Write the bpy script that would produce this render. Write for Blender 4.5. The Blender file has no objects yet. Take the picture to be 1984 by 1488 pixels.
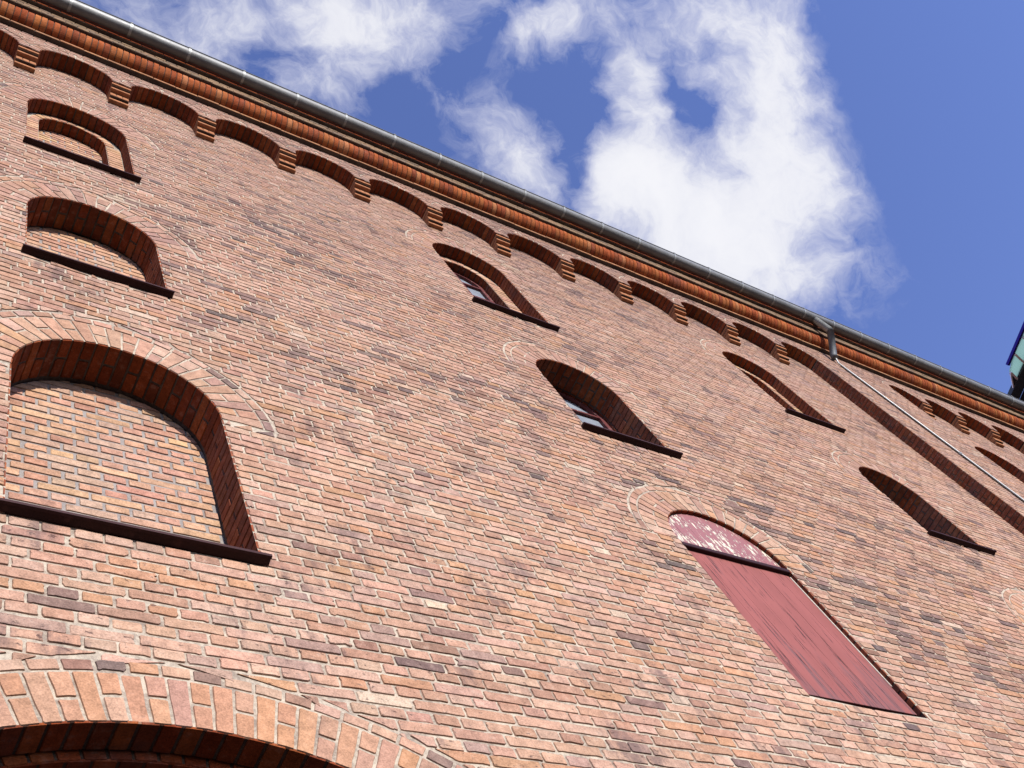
import bpy, math, random
from mathutils import Vector
R_ = math.radians
sc = bpy.context.scene
COL = sc.collection
rng = random.Random(7)

# ------------------------------------------------------------------ camera
EYE = 1.6                      # height of the eye; the wall plane is y = 0
DCAM = 2.45                    # distance of the camera from the wall
cam_d = bpy.data.cameras.new("camera")
cam = bpy.data.objects.new("camera", cam_d)
COL.objects.link(cam)
right = Vector((0.83148932, -0.43771581, -0.34209704))
up = Vector((-0.26755149, -0.85519022, 0.44392104))
fwd = Vector((0.4868693, 0.27758703, 0.82819305))
from mathutils import Matrix
M = Matrix(((right.x, up.x, -fwd.x), (right.y, up.y, -fwd.y), (right.z, up.z, -fwd.z)))
cam.matrix_world = Matrix.Translation((0, -DCAM, EYE)) @ M.to_4x4()
cam_d.sensor_width = 36.0
cam_d.lens = 2211.28 / 1984 * 36.0
cam_d.clip_start = 0.05
cam_d.clip_end = 2000
sc.camera = cam

# ------------------------------------------------------------------ light
SUN_EL, SUN_AZ = 20.5, 0.5     # azimuth: degrees to the left of the wall normal
sdir = Vector((-math.sin(R_(SUN_AZ)) * math.cos(R_(SUN_EL)), -math.cos(R_(SUN_AZ)) * math.cos(R_(SUN_EL)), math.sin(R_(SUN_EL))))
sun_d = bpy.data.lights.new("sun", 'SUN')
sun_d.energy = 4.6
sun_d.angle = R_(0.5)
sun_d.color = (1.0, 0.95, 0.87)
sun = bpy.data.objects.new("sun", sun_d)
COL.objects.link(sun)
sun.rotation_euler = sdir.to_track_quat('Z', 'Y').to_euler()
sun.location = (-3, -20, 20)

sc.view_settings.view_transform = 'Standard'
sc.view_settings.look = 'None'
sc.view_settings.gamma = 1.0
sc.view_settings.use_curve_mapping = False
sc.view_settings.exposure = 0.8
sc.cycles.diffuse_bounces = 1

# ------------------------------------------------------------------ node helper
class NT:
    def __init__(s, tree):
        s.t = tree
        s.n = tree.nodes
        s.l = tree.links
    def new(s, typ, **kw):
        n = s.n.new(typ)
        for k, v in kw.items():
            setattr(n, k, v)
        return n
    def put(s, sock, v):
        if v is None:
            return
        if isinstance(v, bpy.types.NodeSocket):
            s.l.new(v, sock)
        else:
            sock.default_value = v
    def math(s, op, a, b=None, c=None, clamp=False):
        n = s.new('ShaderNodeMath', operation=op, use_clamp=clamp)
        s.put(n.inputs[0], a); s.put(n.inputs[1], b); s.put(n.inputs[2], c)
        return n.outputs[0]
    def vmath(s, op, a, b=None):
        n = s.new('ShaderNodeVectorMath', operation=op)
        s.put(n.inputs[0], a); s.put(n.inputs[1], b)
        return n.outputs['Value'] if op in ('DOT_PRODUCT', 'LENGTH') else n.outputs['Vector']
    def noise(s, vec, scale, detail=4, rough=0.55, dist=0.0, lac=2.0):
        n = s.new('ShaderNodeTexNoise')
        s.put(n.inputs['Vector'], vec)
        n.inputs['Scale'].default_value = scale
        n.inputs['Detail'].default_value = detail
        n.inputs['Roughness'].default_value = rough
        n.inputs['Distortion'].default_value = dist
        n.inputs['Lacunarity'].default_value = lac
        return n.outputs['Fac']
    def mix(s, f, a, b, blend='MIX'):
        n = s.new('ShaderNodeMix', data_type='RGBA', blend_type=blend)
        s.put(n.inputs['Factor'], f); s.put(n.inputs['A'], a) if False else None
        s.put(n.inputs[6], a); s.put(n.inputs[7], b)
        return n.outputs[2]
    def ramp(s, v, lo, hi, a=0.0, b=1.0, smooth=True):
        n = s.new('ShaderNodeMapRange')
        n.interpolation_type = 'SMOOTHSTEP' if smooth else 'LINEAR'
        s.put(n.inputs['Value'], v)
        n.inputs['From Min'].default_value = lo; n.inputs['From Max'].default_value = hi
        n.inputs['To Min'].default_value = a; n.inputs['To Max'].default_value = b
        return n.outputs[0]

# ------------------------------------------------------------------ sky with clouds
world = bpy.data.worlds.new("World")
sc.world = world
world.use_nodes = True
w = NT(world.node_tree)
w.n.clear()
out = w.new('ShaderNodeOutputWorld')
bg = w.new('ShaderNodeBackground')
bg.inputs['Strength'].default_value = 0.15
w.l.new(bg.outputs[0], out.inputs[0])
sky = w.new('ShaderNodeTexSky', sky_type='NISHITA')
sky.sun_disc = False
sky.sun_elevation = R_(SUN_EL)
sky.sun_rotation = R_(180 + SUN_AZ)
sky.altitude = 0
sky.air_density = 1.0
sky.dust_density = 0.2
sky.ozone_density = 2.2
tc = w.new('ShaderNodeTexCoord')
dirv = tc.outputs['Generated']
# direction on a plane of constant height-like coordinates around one fixed bearing of the sky
g0, g1, g2 = fwd, right, up
dz = w.vmath('DOT_PRODUCT', dirv, tuple(g0))
dzs = w.math('MAXIMUM', dz, 0.05)
gu = w.math('DIVIDE', w.vmath('DOT_PRODUCT', dirv, tuple(g1)), dzs)
gv = w.math('DIVIDE', w.vmath('DOT_PRODUCT', dirv, tuple(g2)), dzs)
comb = w.new('ShaderNodeCombineXYZ')
w.put(comb.inputs[0], gu); w.put(comb.inputs[1], gv)
P2 = comb.outputs[0]
def nz3(scale, off, amp, detail=3):
    n = w.new('ShaderNodeTexNoise')
    a = w.vmath('ADD', P2, (off, off * 1.7, off * 0.3))
    w.put(n.inputs['Vector'], a)
    n.inputs['Scale'].default_value = scale
    n.inputs['Detail'].default_value = detail
    n.inputs['Roughness'].default_value = 0.55
    v = w.vmath('SUBTRACT', n.outputs['Color'], (0.5, 0.5, 0.5))
    return w.vmath('MULTIPLY', v, (amp, amp, 0))
warp = w.vmath('ADD', w.vmath('ADD', nz3(6.0, 3.1, 0.06), nz3(14.0, 6.1, 0.055)), nz3(38.0, 9.3, 0.014))
PW = w.vmath('ADD', P2, warp)
sepw = w.new('ShaderNodeSeparateXYZ')
w.put(sepw.inputs[0], PW)
U, V = sepw.outputs[0], sepw.outputs[1]
F = 2211.28
#         cx    cy    sx   sy  rot   amp
BLOBS = [(470, 30, 150, 85, 0, 0.62), (690, 5, 130, 70, 0, 0.85), (655, 130, 68, 100, 0, 0.62), (390, 95, 110, 75, 0, 0.42), (560, 170, 70, 60, 0, 0.36),
         (260, 20, 110, 60, 0, 0.30), (860, 8, 90, 45, 0, 0.38), (790, 60, 60, 50, 0, 0.3),
         (985, 280, 75, 62, 0, 0.72), (1015, 335, 70, 60, 0, 0.55), (838, 105, 50, 45, 0, 0.42), (860, 170, 40, 40, 0, 0.25), (930, 215, 75, 50, 0, 0.26),
         (985, 75, 38, 55, 0, 0.62), (1060, 50, 60, 48, 0, 0.72), (1140, 85, 70, 34, 20, 0.58), (1215, 125, 42, 60, 0, 0.66),
         (1240, 205, 40, 70, 0, 0.72), (1180, 15, 70, 38, 0, 0.48), (1330, 40, 90, 60, 0, 0.66), (1440, 30, 80, 75, 0, 0.85),
         (1530, 60, 48, 80, 0, 0.66), (1480, 160, 60, 80, 0, 0.90), (1245, 290, 75, 66, 0, 0.85), (1190, 330, 60, 40, 0, 0.5), (1450, 270, 80, 80, 0, 0.85),
         (1550, 200, 48, 66, 0, 0.52), (1540, 320, 66, 85, 0, 0.68), (1365, 390, 150, 80, 15, 0.98), (1200, 390, 90, 60, 0, 0.95),
         (1330, 480, 165, 85, 20, 0.98), (1485, 460, 100, 95, 0, 0.78), (1590, 390, 55, 60, 0, 0.42), (1550, 550, 110, 50, 0, 0.42),
         (1650, 515, 60, 26, 10, 0.34), (1610, 590, 70, 34, 0, 0.22), (1360, 160, 70, 50, 0, 0.36), (1130, 240, 50, 60, 0, 0.10), (1360, 160, 30, 30, 0, 0.2),
         (1318, 212, 38, 26, 30, -0.26), (1346, 242, 28, 40, -25, -0.27), (1310, 268, 50, 18, 20, -0.24), (1188, 110, 34, 34, 0, -0.40), (1385, 95, 40, 28, 0, -0.36), (1290, 110, 24, 40, 0, -0.3), (1275, 180, 22, 40, 30, -0.3),
         (1110, 215, 75, 70, 0, -0.32), (1105, 330, 26, 50, 0, -0.5), (1100, 400, 24, 30, 0, -0.3), (890, 130, 50, 80, 0, -0.12), (520, 105, 34, 26, 0, -0.42), (575, 105, 24, 30, 0, -0.3), (765, 190, 40, 60, 0, -0.3)]
acc = None
accp = None
for (cx, cy, sx, sy, rot, amp) in BLOBS:
    a0, b0 = (cx - 992) / F, -(cy - 744) / F
    du = w.math('SUBTRACT', U, a0); dv = w.math('SUBTRACT', V, b0)
    if rot:
        c, s_ = math.cos(R_(-rot)), math.sin(R_(-rot))
        du, dv = (w.math('ADD', w.math('MULTIPLY', du, c), w.math('MULTIPLY', dv, s_)),
                  w.math('SUBTRACT', w.math('MULTIPLY', dv, c), w.math('MULTIPLY', du, s_)))
    q = w.math('ADD', w.math('POWER', w.math('ABSOLUTE', w.math('DIVIDE', du, sx / F)), 2.0),
               w.math('POWER', w.math('ABSOLUTE', w.math('DIVIDE', dv, sy / F)), 2.0))
    g = w.math('EXPONENT', w.math('MULTIPLY', q, -0.75))
    acc = w.math('MULTIPLY', g, amp) if acc is None else w.math('MULTIPLY_ADD', g, amp, acc)
    if amp > 0:
        accp = w.math('MULTIPLY', g, amp) if accp is None else w.math('MULTIPLY_ADD', g, amp, accp)
n1 = w.noise(PW, 8.0, 12, 0.66, 0.0)
n2 = w.noise(w.vmath('ADD', PW, nz3(30.0, 5.0, 0.012)), 26.0, 10, 0.70, 0.1)
# streaks drawn out by the wind
rotv = w.new('ShaderNodeVectorRotate', rotation_type='Z_AXIS'); rotv.inputs['Angle'].default_value = R_(52)
w.put(rotv.inputs['Vector'], w.vmath('ADD', PW, nz3(14.0, 2.0, 0.015)))
n3 = w.noise(w.vmath('MULTIPLY', rotv.outputs[0], (0.42, 1.0, 1.0)), 34.0, 8, 0.64, 0.0)
tex = w.math('ADD', w.math('MULTIPLY', w.math('SUBTRACT', n1, 0.5), 1.5),
             w.math('ADD', w.math('MULTIPLY', w.math('SUBTRACT', n2, 0.5), 1.35), w.math('MULTIPLY', w.math('SUBTRACT', n3, 0.5), 1.2)))
# where there is no cloud at all the noise is held back, so that the open sky stays clear
dens = w.math('ADD', acc, w.math('MULTIPLY', tex, w.ramp(accp, -0.05, 0.45, 0.22, 1.0)))
front = w.ramp(dz, 0.1, 0.5)
dpos = w.math('MAXIMUM', w.math('SUBTRACT', dens, 0.09), 0.0)
cover = w.math('MULTIPLY', w.math('SUBTRACT', 1.0, w.math('EXPONENT', w.math('MULTIPLY', w.math('POWER', dpos, 1.2), -1.45))), front)
thick = w.ramp(w.math('ADD', dens, w.math('MULTIPLY', w.math('SUBTRACT', n2, 0.5), 0.9)), 0.40, 1.5)
# thin parts of the clouds stay a little violet-grey, thick sunlit parts are white
ccol = w.mix(thick, (2.5, 2.58, 3.25, 1), (3.6, 3.6, 3.75, 1))
skyc = w.mix(1.0, sky.outputs[0], (0.80, 0.74, 1.06, 1), 'MULTIPLY')
w.put(bg.inputs['Color'], w.mix(cover, skyc, ccol))

# ------------------------------------------------------------------ materials
def mat(name):
    m = bpy.data.materials.new(name)
    m.use_nodes = True
    t = NT(m.node_tree)
    b = t.n['Principled BSDF']
    return m, t, b

def brick_material(name, grime=0.5, pit=0.5, bump=0.35, spec=0.06, rough=0.92, lime=0.45):
    m, t, b = mat(name)
    at = t.new('ShaderNodeAttribute', attribute_name='tint')
    ob = t.new('ShaderNodeTexCoord').outputs['Object']
    na = t.noise(ob, 19, 7, 0.66)
    nb = t.noise(ob, 130, 5, 0.65)
    nc = t.noise(ob, 2.6, 5, 0.6)
    st = t.vmath('MULTIPLY', ob, (1.0, 1.0, 0.20))
    nd = t.noise(st, 11, 6, 0.66)
    ne = t.noise(t.vmath('MULTIPLY', ob, (0.55, 1.0, 1.0)), 46, 6, 0.68)
    val = t.math('ADD', t.ramp(na, 0.25, 0.75, 0.74, 1.22), t.ramp(nb, 0.3, 0.7, -0.22, 0.20))
    c = t.mix(1.0, at.outputs['Color'], val, 'MULTIPLY')
    # lime bloom and smeared mortar, soot and small spalls, all with shapes of their own
    bloom = t.math('MULTIPLY', t.ramp(t.math('ADD', na, t.math('MULTIPLY', t.math('SUBTRACT', ne, 0.5), 0.8)), 0.54, 0.74), lime)
    c = t.mix(bloom, c, (0.34, 0.26, 0.205, 1))
    soot = t.math('MULTIPLY', t.ramp(t.math('ADD', nd, t.math('MULTIPLY', t.math('SUBTRACT', nc, 0.5), 1.5)), 0.56, 0.84), grime)
    c = t.mix(soot, c, (0.085, 0.060, 0.060, 1))
    pits = t.math('MULTIPLY', t.ramp(t.math('ADD', ne, t.math('MULTIPLY', t.math('SUBTRACT', nc, 0.5), 0.25)), 0.60, 0.67), pit)
    c = t.mix(pits, c, (0.065, 0.036, 0.034, 1))
    t.put(b.inputs['Base Color'], c)
    b.inputs['Roughness'].default_value = rough
    b.inputs['Specular IOR Level'].default_value = spec
    bp = t.new('ShaderNodeBump')
    bp.inputs['Strength'].default_value = bump
    bp.inputs['Distance'].default_value = 0.007
    t.put(bp.inputs['Height'], t.math('SUBTRACT', t.math('ADD', na, t.math('MULTIPLY', nb, 0.6)), pits))
    t.put(b.inputs['Normal'], bp.outputs[0])
    return m

def mortar_material(name, light, dark, mid=0.5):
    m, t, b = mat(name)
    ob = t.new('ShaderNodeTexCoord').outputs['Object']
    n1 = t.noise(ob, 6, 5, 0.6)
    n2 = t.noise(ob, 60, 4, 0.65)
    f = t.ramp(t.math('ADD', t.math('MULTIPLY', n1, 0.6), t.math('MULTIPLY', n2, 0.4)), mid - 0.13, mid + 0.13)
    t.put(b.inputs['Base Color'], t.mix(f, dark, light))
    b.inputs['Roughness'].default_value = 0.95
    b.inputs['Specular IOR Level'].default_value = 0.1
    bp = t.new('ShaderNodeBump')
    bp.inputs['Strength'].default_value = 0.8
    bp.inputs['Distance'].default_value = 0.006
    t.put(bp.inputs['Height'], t.noise(ob, 110, 5, 0.65))
    t.put(b.inputs['Normal'], bp.outputs[0])
    return m

M_BRICK = brick_material("old_brick", grime=0.65, pit=0.75, bump=0.6)
M_CLEAN = brick_material("clean_brick", grime=0.25, pit=0.25, bump=0.3, lime=0.16)
M_RUBBED = brick_material("moulded_brick", grime=0.20, pit=0.22, bump=0.25, lime=0.12)
M_MORTAR = mortar_material("lime_mortar", (0.385, 0.335, 0.265, 1), (0.175, 0.14, 0.115, 1), 0.49)
M_MORTAR2 = mortar_material("cement_mortar", (0.235, 0.215, 0.20, 1), (0.17, 0.15, 0.14, 1))
M_MORTAR4 = mortar_material("jamb_shade_mortar", (0.13, 0.10, 0.07, 1), (0.06, 0.045, 0.035, 1))  # mortar of the pilaster returns, darkened to carry their shade
M_MORTAR3 = mortar_material("shaded_mortar", (0.10, 0.075, 0.06, 1), (0.05, 0.035, 0.03, 1))  # darker mortar for undersides and recesses, shade put into its colour

def painted(name, base, worn, scale=8.0, thr=(0.62, 0.70), rough=0.6, grain=None, streak=(1, 1, 1), spec=0.15):
    m, t, b = mat(name)
    ob = t.new('ShaderNodeTexCoord').outputs['Object']
    st = t.vmath('MULTIPLY', ob, streak)
    n1 = t.noise(st, scale, 6, 0.65)
    n2 = t.noise(ob, 40, 4, 0.6)
    c = t.mix(1.0, base, t.ramp(n2, 0.3, 0.7, 0.88, 1.12), 'MULTIPLY')
    f = t.ramp(n1, thr[0], thr[1])
    c = t.mix(f, c, worn)
    t.put(b.inputs['Base Color'], c)
    b.inputs['Roughness'].default_value = rough
    b.inputs['Specular IOR Level'].default_value = spec
    bp = t.new('ShaderNodeBump')
    bp.inputs['Strength'].default_value = 0.25
    bp.inputs['Distance'].default_value = 0.003
    t.put(bp.inputs['Height'], t.math('SUBTRACT', n2, f))
    t.put(b.inputs['Normal'], bp.outputs[0])
    return m
M_SILL = painted("sill_paint", (0.030, 0.010, 0.009, 1), (0.06, 0.024, 0.020, 1), 14, (0.55, 0.75), 0.55)

def board_material():
    m, t, b = mat("weathered_red_boards")
    ob = t.new('ShaderNodeTexCoord').outputs['Object']
    sep = t.new('ShaderNodeSeparateXYZ'); t.put(sep.inputs[0], ob)
    st = t.vmath('MULTIPLY', ob, (1.0, 1.0, 0.05))
    fine = t.noise(t.vmath('MULTIPLY', ob, (1.0, 1.0, 0.035)), 95, 5, 0.6)
    mid = t.noise(st, 26, 5, 0.6)
    patch = t.noise(t.vmath('MULTIPLY', ob, (1.0, 1.0, 0.4)), 4.5, 4, 0.55)
    low = t.ramp(sep.outputs[2], 5.35, 6.3, 0.23, 0.0)            # rain splash wears the foot of the boards
    c = t.mix(1.0, (0.195, 0.064, 0.058, 1), t.ramp(patch, 0.3, 0.7, 0.92, 1.08), 'MULTIPLY')
    worn = t.math('MULTIPLY', t.ramp(t.math('ADD', t.math('ADD', mid, t.math('MULTIPLY', t.math('SUBTRACT', patch, 0.5), 0.5)), low), 0.62, 0.78), 0.75)
    c = t.mix(worn, c, (0.105, 0.055, 0.058, 1))
    crack = t.ramp(t.math('ADD', fine, t.math('MULTIPLY', t.math('SUBTRACT', mid, 0.5), 0.5)), 0.60, 0.66)
    c = t.mix(crack, c, (0.03, 0.014, 0.016, 1))
    t.put(b.inputs['Base Color'], c)
    b.inputs['Roughness'].default_value = 0.7
    b.inputs['Specular IOR Level'].default_value = 0.12
    bp = t.new('ShaderNodeBump'); bp.inputs['Strength'].default_value = 0.5; bp.inputs['Distance'].default_value = 0.004
    t.put(bp.inputs['Height'], t.math('MULTIPLY', crack, -1.0))
    t.put(b.inputs['Normal'], bp.outputs[0])
    return m
M_BOARD = board_material()

def peel_material():
    m, t, b = mat("peeling_red_paint")
    ob = t.new('ShaderNodeTexCoord').outputs['Object']
    st = t.vmath('MULTIPLY', ob, (1.0, 1.0, 0.30))
    n1 = t.noise(st, 40, 8, 0.70, 0.4)
    big = t.noise(ob, 5.0, 3, 0.5)
    f0 = t.math('ADD', n1, t.math('MULTIPLY', t.math('SUBTRACT', big, 0.5), 0.45))
    sp = t.new('ShaderNodeSeparateXYZ'); t.put(sp.inputs[0], ob)
    f0 = t.math('ADD', f0, t.ramp(sp.outputs[2], 6.92, 7.45, 0.075, 0.03))
    peel = t.ramp(f0, 0.60, 0.625)
    edge = t.math('SUBTRACT', t.ramp(f0, 0.575, 0.60), peel)
    fine = t.noise(t.vmath('MULTIPLY', ob, (1.0, 1.0, 0.05)), 60, 4, 0.6)
    c = t.mix(t.ramp(fine, 0.63, 0.68), (0.185, 0.062, 0.064, 1), (0.34, 0.25, 0.21, 1))
    c = t.mix(t.math('MULTIPLY', edge, 0.75, clamp=True), c, (0.05, 0.02, 0.03, 1))
    c = t.mix(peel, c, (0.46, 0.41, 0.32, 1))
    t.put(b.inputs['Base Color'], c)
    b.inputs['Roughness'].default_value = 0.6
    bp = t.new('ShaderNodeBump'); bp.inputs['Strength'].default_value = 0.6; bp.inputs['Distance'].default_value = 0.003
    t.put(bp.inputs['Height'], t.math('MULTIPLY', peel, -1.0))
    t.put(b.inputs['Normal'], bp.outputs[0])
    return m
M_PEEL = peel_material()
M_RAW = painted("raw_wood_strip", (0.42, 0.36, 0.31, 1), (0.22, 0.15, 0.13, 1), 20, (0.55, 0.7), 0.8, streak=(1, 1, 0.2))
M_TRANSOM = painted("dark_red_timber", (0.022, 0.006, 0.007, 1), (0.05, 0.018, 0.016, 1), 18, (0.6, 0.75), 0.6, streak=(0.2, 1, 1))
M_FRAME = painted("window_paint", (0.09, 0.022, 0.022, 1), (0.25, 0.2, 0.18, 1), 25, (0.58, 0.68), 0.6)
M_DARKWOOD = painted("gate_timber", (0.05, 0.022, 0.02, 1), (0.09, 0.05, 0.04, 1), 10, (0.5, 0.7), 0.8, streak=(1, 1, 0.1))

def zinc_material(name, base, metallic, rough, bumpy=0.15):
    m, t, b = mat(name)
    ob = t.new('ShaderNodeTexCoord').outputs['Object']
    n1 = t.noise(ob, 5, 5, 0.6)
    n2 = t.noise(t.vmath('MULTIPLY', ob, (0.5, 1, 1)), 45, 4, 0.6)
    c = t.mix(1.0, base, t.ramp(t.math('ADD', t.math('MULTIPLY', n1, 0.6), t.math('MULTIPLY', n2, 0.4)), 0.35, 0.65, 0.78, 1.12), 'MULTIPLY')
    t.put(b.inputs['Base Color'], c)
    b.inputs['Metallic'].default_value = metallic
    t.put(b.inputs['Roughness'], t.ramp(n2, 0.3, 0.7, rough - 0.06, rough + 0.08))
    bp = t.new('ShaderNodeBump'); bp.inputs['Strength'].default_value = bumpy; bp.inputs['Distance'].default_value = 0.003
    t.put(bp.inputs['Height'], t.noise(ob, 14, 3, 0.5))
    t.put(b.inputs['Normal'], bp.outputs[0])
    return m
M_ZINC = zinc_material("zinc_gutter", (0.135, 0.140, 0.142, 1), 0.2, 0.52)
M_ZINC3 = zinc_material("dull_zinc", (0.085, 0.095, 0.105, 1), 0.1, 0.6)
M_ZINC2 = zinc_material("zinc_pipe", (0.27, 0.285, 0.28, 1), 0.3, 0.42)

def glass_mat(name, col, rough):
    m, t, b = mat(name)
    ob = t.new('ShaderNodeTexCoord').outputs['Object']
    n1 = t.noise(ob, 2.2, 4, 0.6)
    t.put(b.inputs['Base Color'], t.mix(t.ramp(n1, 0.35, 0.65), col, tuple(c * 1.45 for c in col[:3]) + (1,)))
    b.inputs['Roughness'].default_value = rough
    b.inputs['Specular IOR Level'].default_value = 0.8
    return m
M_PANE = glass_mat("window_glass", (0.16, 0.18, 0.21, 1), 0.12)
M_GREEN = glass_mat("green_glass", (0.16, 0.24, 0.19, 1), 0.12)
_t = NT(M_GREEN.node_tree); _tr = _t.new('ShaderNodeBsdfTranslucent'); _tr.inputs['Color'].default_value = (0.62, 0.80, 0.70, 1)
_mx = _t.new('ShaderNodeMixShader'); _mx.inputs[0].default_value = 0.75
_t.l.new(_t.n['Principled BSDF'].outputs[0], _mx.inputs[1]); _t.l.new(_tr.outputs[0], _mx.inputs[2]); _t.l.new(_mx.outputs[0], _t.n['Material Output'].inputs[0])
M_BLUE = painted("blue_edge_paint", (0.03, 0.015, 0.22, 1), (0.06, 0.04, 0.25, 1), 4, (0.5, 0.8), 0.5)
M_STEEL = painted("slate_steel", (0.06, 0.075, 0.085, 1), (0.09, 0.10, 0.10, 1), 3, (0.5, 0.8), 0.5)
M_WHITE = painted("white_bars", (0.85, 0.85, 0.82, 1), (0.6, 0.6, 0.58, 1), 6, (0.6, 0.8), 0.5)
M_BLACK = painted("dark_cladding_and_shade_strip", (0.012, 0.012, 0.014, 1), (0.02, 0.02, 0.022, 1), 3, (0.5, 0.8), 0.7)
M_ROOF = painted("roof_tile", (0.20, 0.075, 0.05, 1), (0.12, 0.06, 0.05, 1), 5, (0.45, 0.7), 0.85)

def ground_material():
    m, t, b = mat("asphalt_ground")
    ob = t.new('ShaderNodeTexCoord').outputs['Object']
    n1 = t.noise(ob, 0.6, 6, 0.6)
    n2 = t.noise(ob, 90, 3, 0.6)
    c = t.mix(t.math('ADD', t.math('MULTIPLY', n1, 0.7), t.math('MULTIPLY', n2, 0.3)), (0.035, 0.033, 0.031, 1), (0.085, 0.078, 0.072, 1))
    t.put(b.inputs['Base Color'], c)
    b.inputs['Roughness'].default_value = 0.9
    bp = t.new('ShaderNodeBump'); bp.inputs['Strength'].default_value = 0.4; bp.inputs['Distance'].default_value = 0.01
    t.put(bp.inputs['Height'], n2)
    t.put(b.inputs['Normal'], bp.outputs[0])
    return m
M_GROUND = ground_material()

# ------------------------------------------------------------------ mesh builder
class MB:
    def __init__(s, mats):
        s.v = []; s.f = []; s.mi = []; s.c = []; s.mats = mats; s.sm = []
    def face(s, idx, mi=0, col=(1, 1, 1), smooth=False):
        s.f.append(idx); s.mi.append(mi); s.c.append(col); s.sm.append(smooth)
    def quad(s, a, b, c, d, mi=0, col=(1, 1, 1), smooth=False):
        n = len(s.v); s.v += [a, b, c, d]; s.face((n, n + 1, n + 2, n + 3), mi, col, smooth)
    def box(s, x0, x1, y0, y1, z0, z1, mi=0, col=(1, 1, 1)):
        n = len(s.v)
        s.v += [(x0, y0, z0), (x1, y0, z0), (x1, y1, z0), (x0, y1, z0), (x0, y0, z1), (x1, y0, z1), (x1, y1, z1), (x0, y1, z1)]
        for q in ((0, 3, 2, 1), (4, 5, 6, 7), (0, 1, 5, 4), (1, 2, 6, 5), (2, 3, 7, 6), (3, 0, 4, 7)):
            s.face(tuple(n + k for k in q), mi, col)
    def bevbox(s, x0, x1, y0, y1, z0, z1, bv=0.004, mi=0, col=(1, 1, 1)):
        # box whose edges are cut by small chamfers
        xs, ys, zs = (x0, x1), (y0, y1), (z0, z1)
        idx = {}
        for i in (0, 1):
            for j in (0, 1):
                for k in (0, 1):
                    sx, sy, sz = (1 if i == 0 else -1) * bv, (1 if j == 0 else -1) * bv, (1 if k == 0 else -1) * bv
                    base = (xs[i], ys[j], zs[k])
                    for a, p in enumerate(((base[0], base[1] + sy, base[2] + sz), (base[0] + sx, base[1], base[2] + sz), (base[0] + sx, base[1] + sy, base[2]))):
                        idx[(i, j, k, a)] = len(s.v); s.v.append(p)
        I = lambda i, j, k, a: idx[(i, j, k, a)]
        s.face((I(0, 0, 0, 0), I(0, 0, 1, 0), I(0, 1, 1, 0), I(0, 1, 0, 0)), mi, col)
        s.face((I(1, 0, 0, 0), I(1, 1, 0, 0), I(1, 1, 1, 0), I(1, 0, 1, 0)), mi, col)
        s.face((I(0, 0, 0, 1), I(1, 0, 0, 1), I(1, 0, 1, 1), I(0, 0, 1, 1)), mi, col)
        s.face((I(0, 1, 0, 1), I(0, 1, 1, 1), I(1, 1, 1, 1), I(1, 1, 0, 1)), mi, col)
        s.face((I(0, 0, 0, 2), I(0, 1, 0, 2), I(1, 1, 0, 2), I(1, 0, 0, 2)), mi, col)
        s.face((I(0, 0, 1, 2), I(1, 0, 1, 2), I(1, 1, 1, 2), I(0, 1, 1, 2)), mi, col)
        for j in (0, 1):
            for k in (0, 1):
                s.face((I(0, j, k, 1), I(1, j, k, 1), I(1, j, k, 2), I(0, j, k, 2)), mi, col)
        for i in (0, 1):
            for k in (0, 1):
                s.face((I(i, 0, k, 0), I(i, 1, k, 0), I(i, 1, k, 2), I(i, 0, k, 2)), mi, col)
            for j in (0, 1):
                s.face((I(i, j, 0, 0), I(i, j, 1, 0), I(i, j, 1, 1), I(i, j, 0, 1)), mi, col)
            for j in (0, 1):
                for k in (0, 1):
                    s.face((I(i, j, k, 0), I(i, j, k, 1), I(i, j, k, 2)), mi, col)
    def tube(s, pts, r, n=14, mi=0, col=(1, 1, 1), cap=True):
        rings = []
        prev = None
        for i, p in enumerate(pts):
            p = Vector(p)
            if i == 0: t = Vector(pts[1]) - p
            elif i == len(pts) - 1: t = p - Vector(pts[-2])
            else: t = (Vector(pts[i + 1]) - p).normalized() + (p - Vector(pts[i - 1])).normalized()
            t.normalize()
            a = Vector((1, 0, 0)) if abs(t.x) < 0.9 else Vector((0, 0, 1))
            e1 = t.cross(a).normalized(); e2 = t.cross(e1)
            k = len(s.v)
            s.v += [tuple(p + r * (math.cos(2 * math.pi * j / n) * e1 + math.sin(2 * math.pi * j / n) * e2)) for j in range(n)]
            rings.append(k)
        for a, b in zip(rings, rings[1:]):
            for j in range(n):
                s.face((a + j, a + (j + 1) % n, b + (j + 1) % n, b + j), mi, col, True)
        if cap:
            s.face(tuple(rings[0] + j for j in range(n)), mi, col)
            s.face(tuple(rings[-1] + j for j in range(n)), mi, col)
    def brick(s, A, B, C, D, N, col, h=0.006, n=8, mi=0, bev=0.003, rnd=0.006, tilt=0.012, gap=0.0):
        """A brick face standing h proud of the mortar: ragged outline, chamfered rim, slight tilt.
        A,B,C,D: corners on the mortar surface (counter-clockwise seen from outside); N: outward normal."""
        ax, ay, az = A; bx, by, bz = B; cx, cy, cz = C; dx, dy, dz = D
        mx, my, mz = (ax + bx + cx + dx) / 4, (ay + by + cy + dy) / 4, (az + bz + cz + dz) / 4
        ux, uy, uz = (bx + cx - ax - dx) / 2, (by + cy - ay - dy) / 2, (bz + cz - az - dz) / 2
        L = math.sqrt(ux * ux + uy * uy + uz * uz) or 1e-6
        ux /= L; uy /= L; uz /= L
        nx, ny, nz = N
        vx, vy, vz = ny * uz - nz * uy, nz * ux - nx * uz, nx * uy - ny * ux
        pts = []
        for (px, py, pz) in (A, B, C, D):
            px -= mx; py -= my; pz -= mz
            pts.append((px * ux + py * uy + pz * uz, px * vx + py * vy + pz * vz))
        H = max(p[1] for p in pts) - min(p[1] for p in pts)
        R = rng.random
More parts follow.
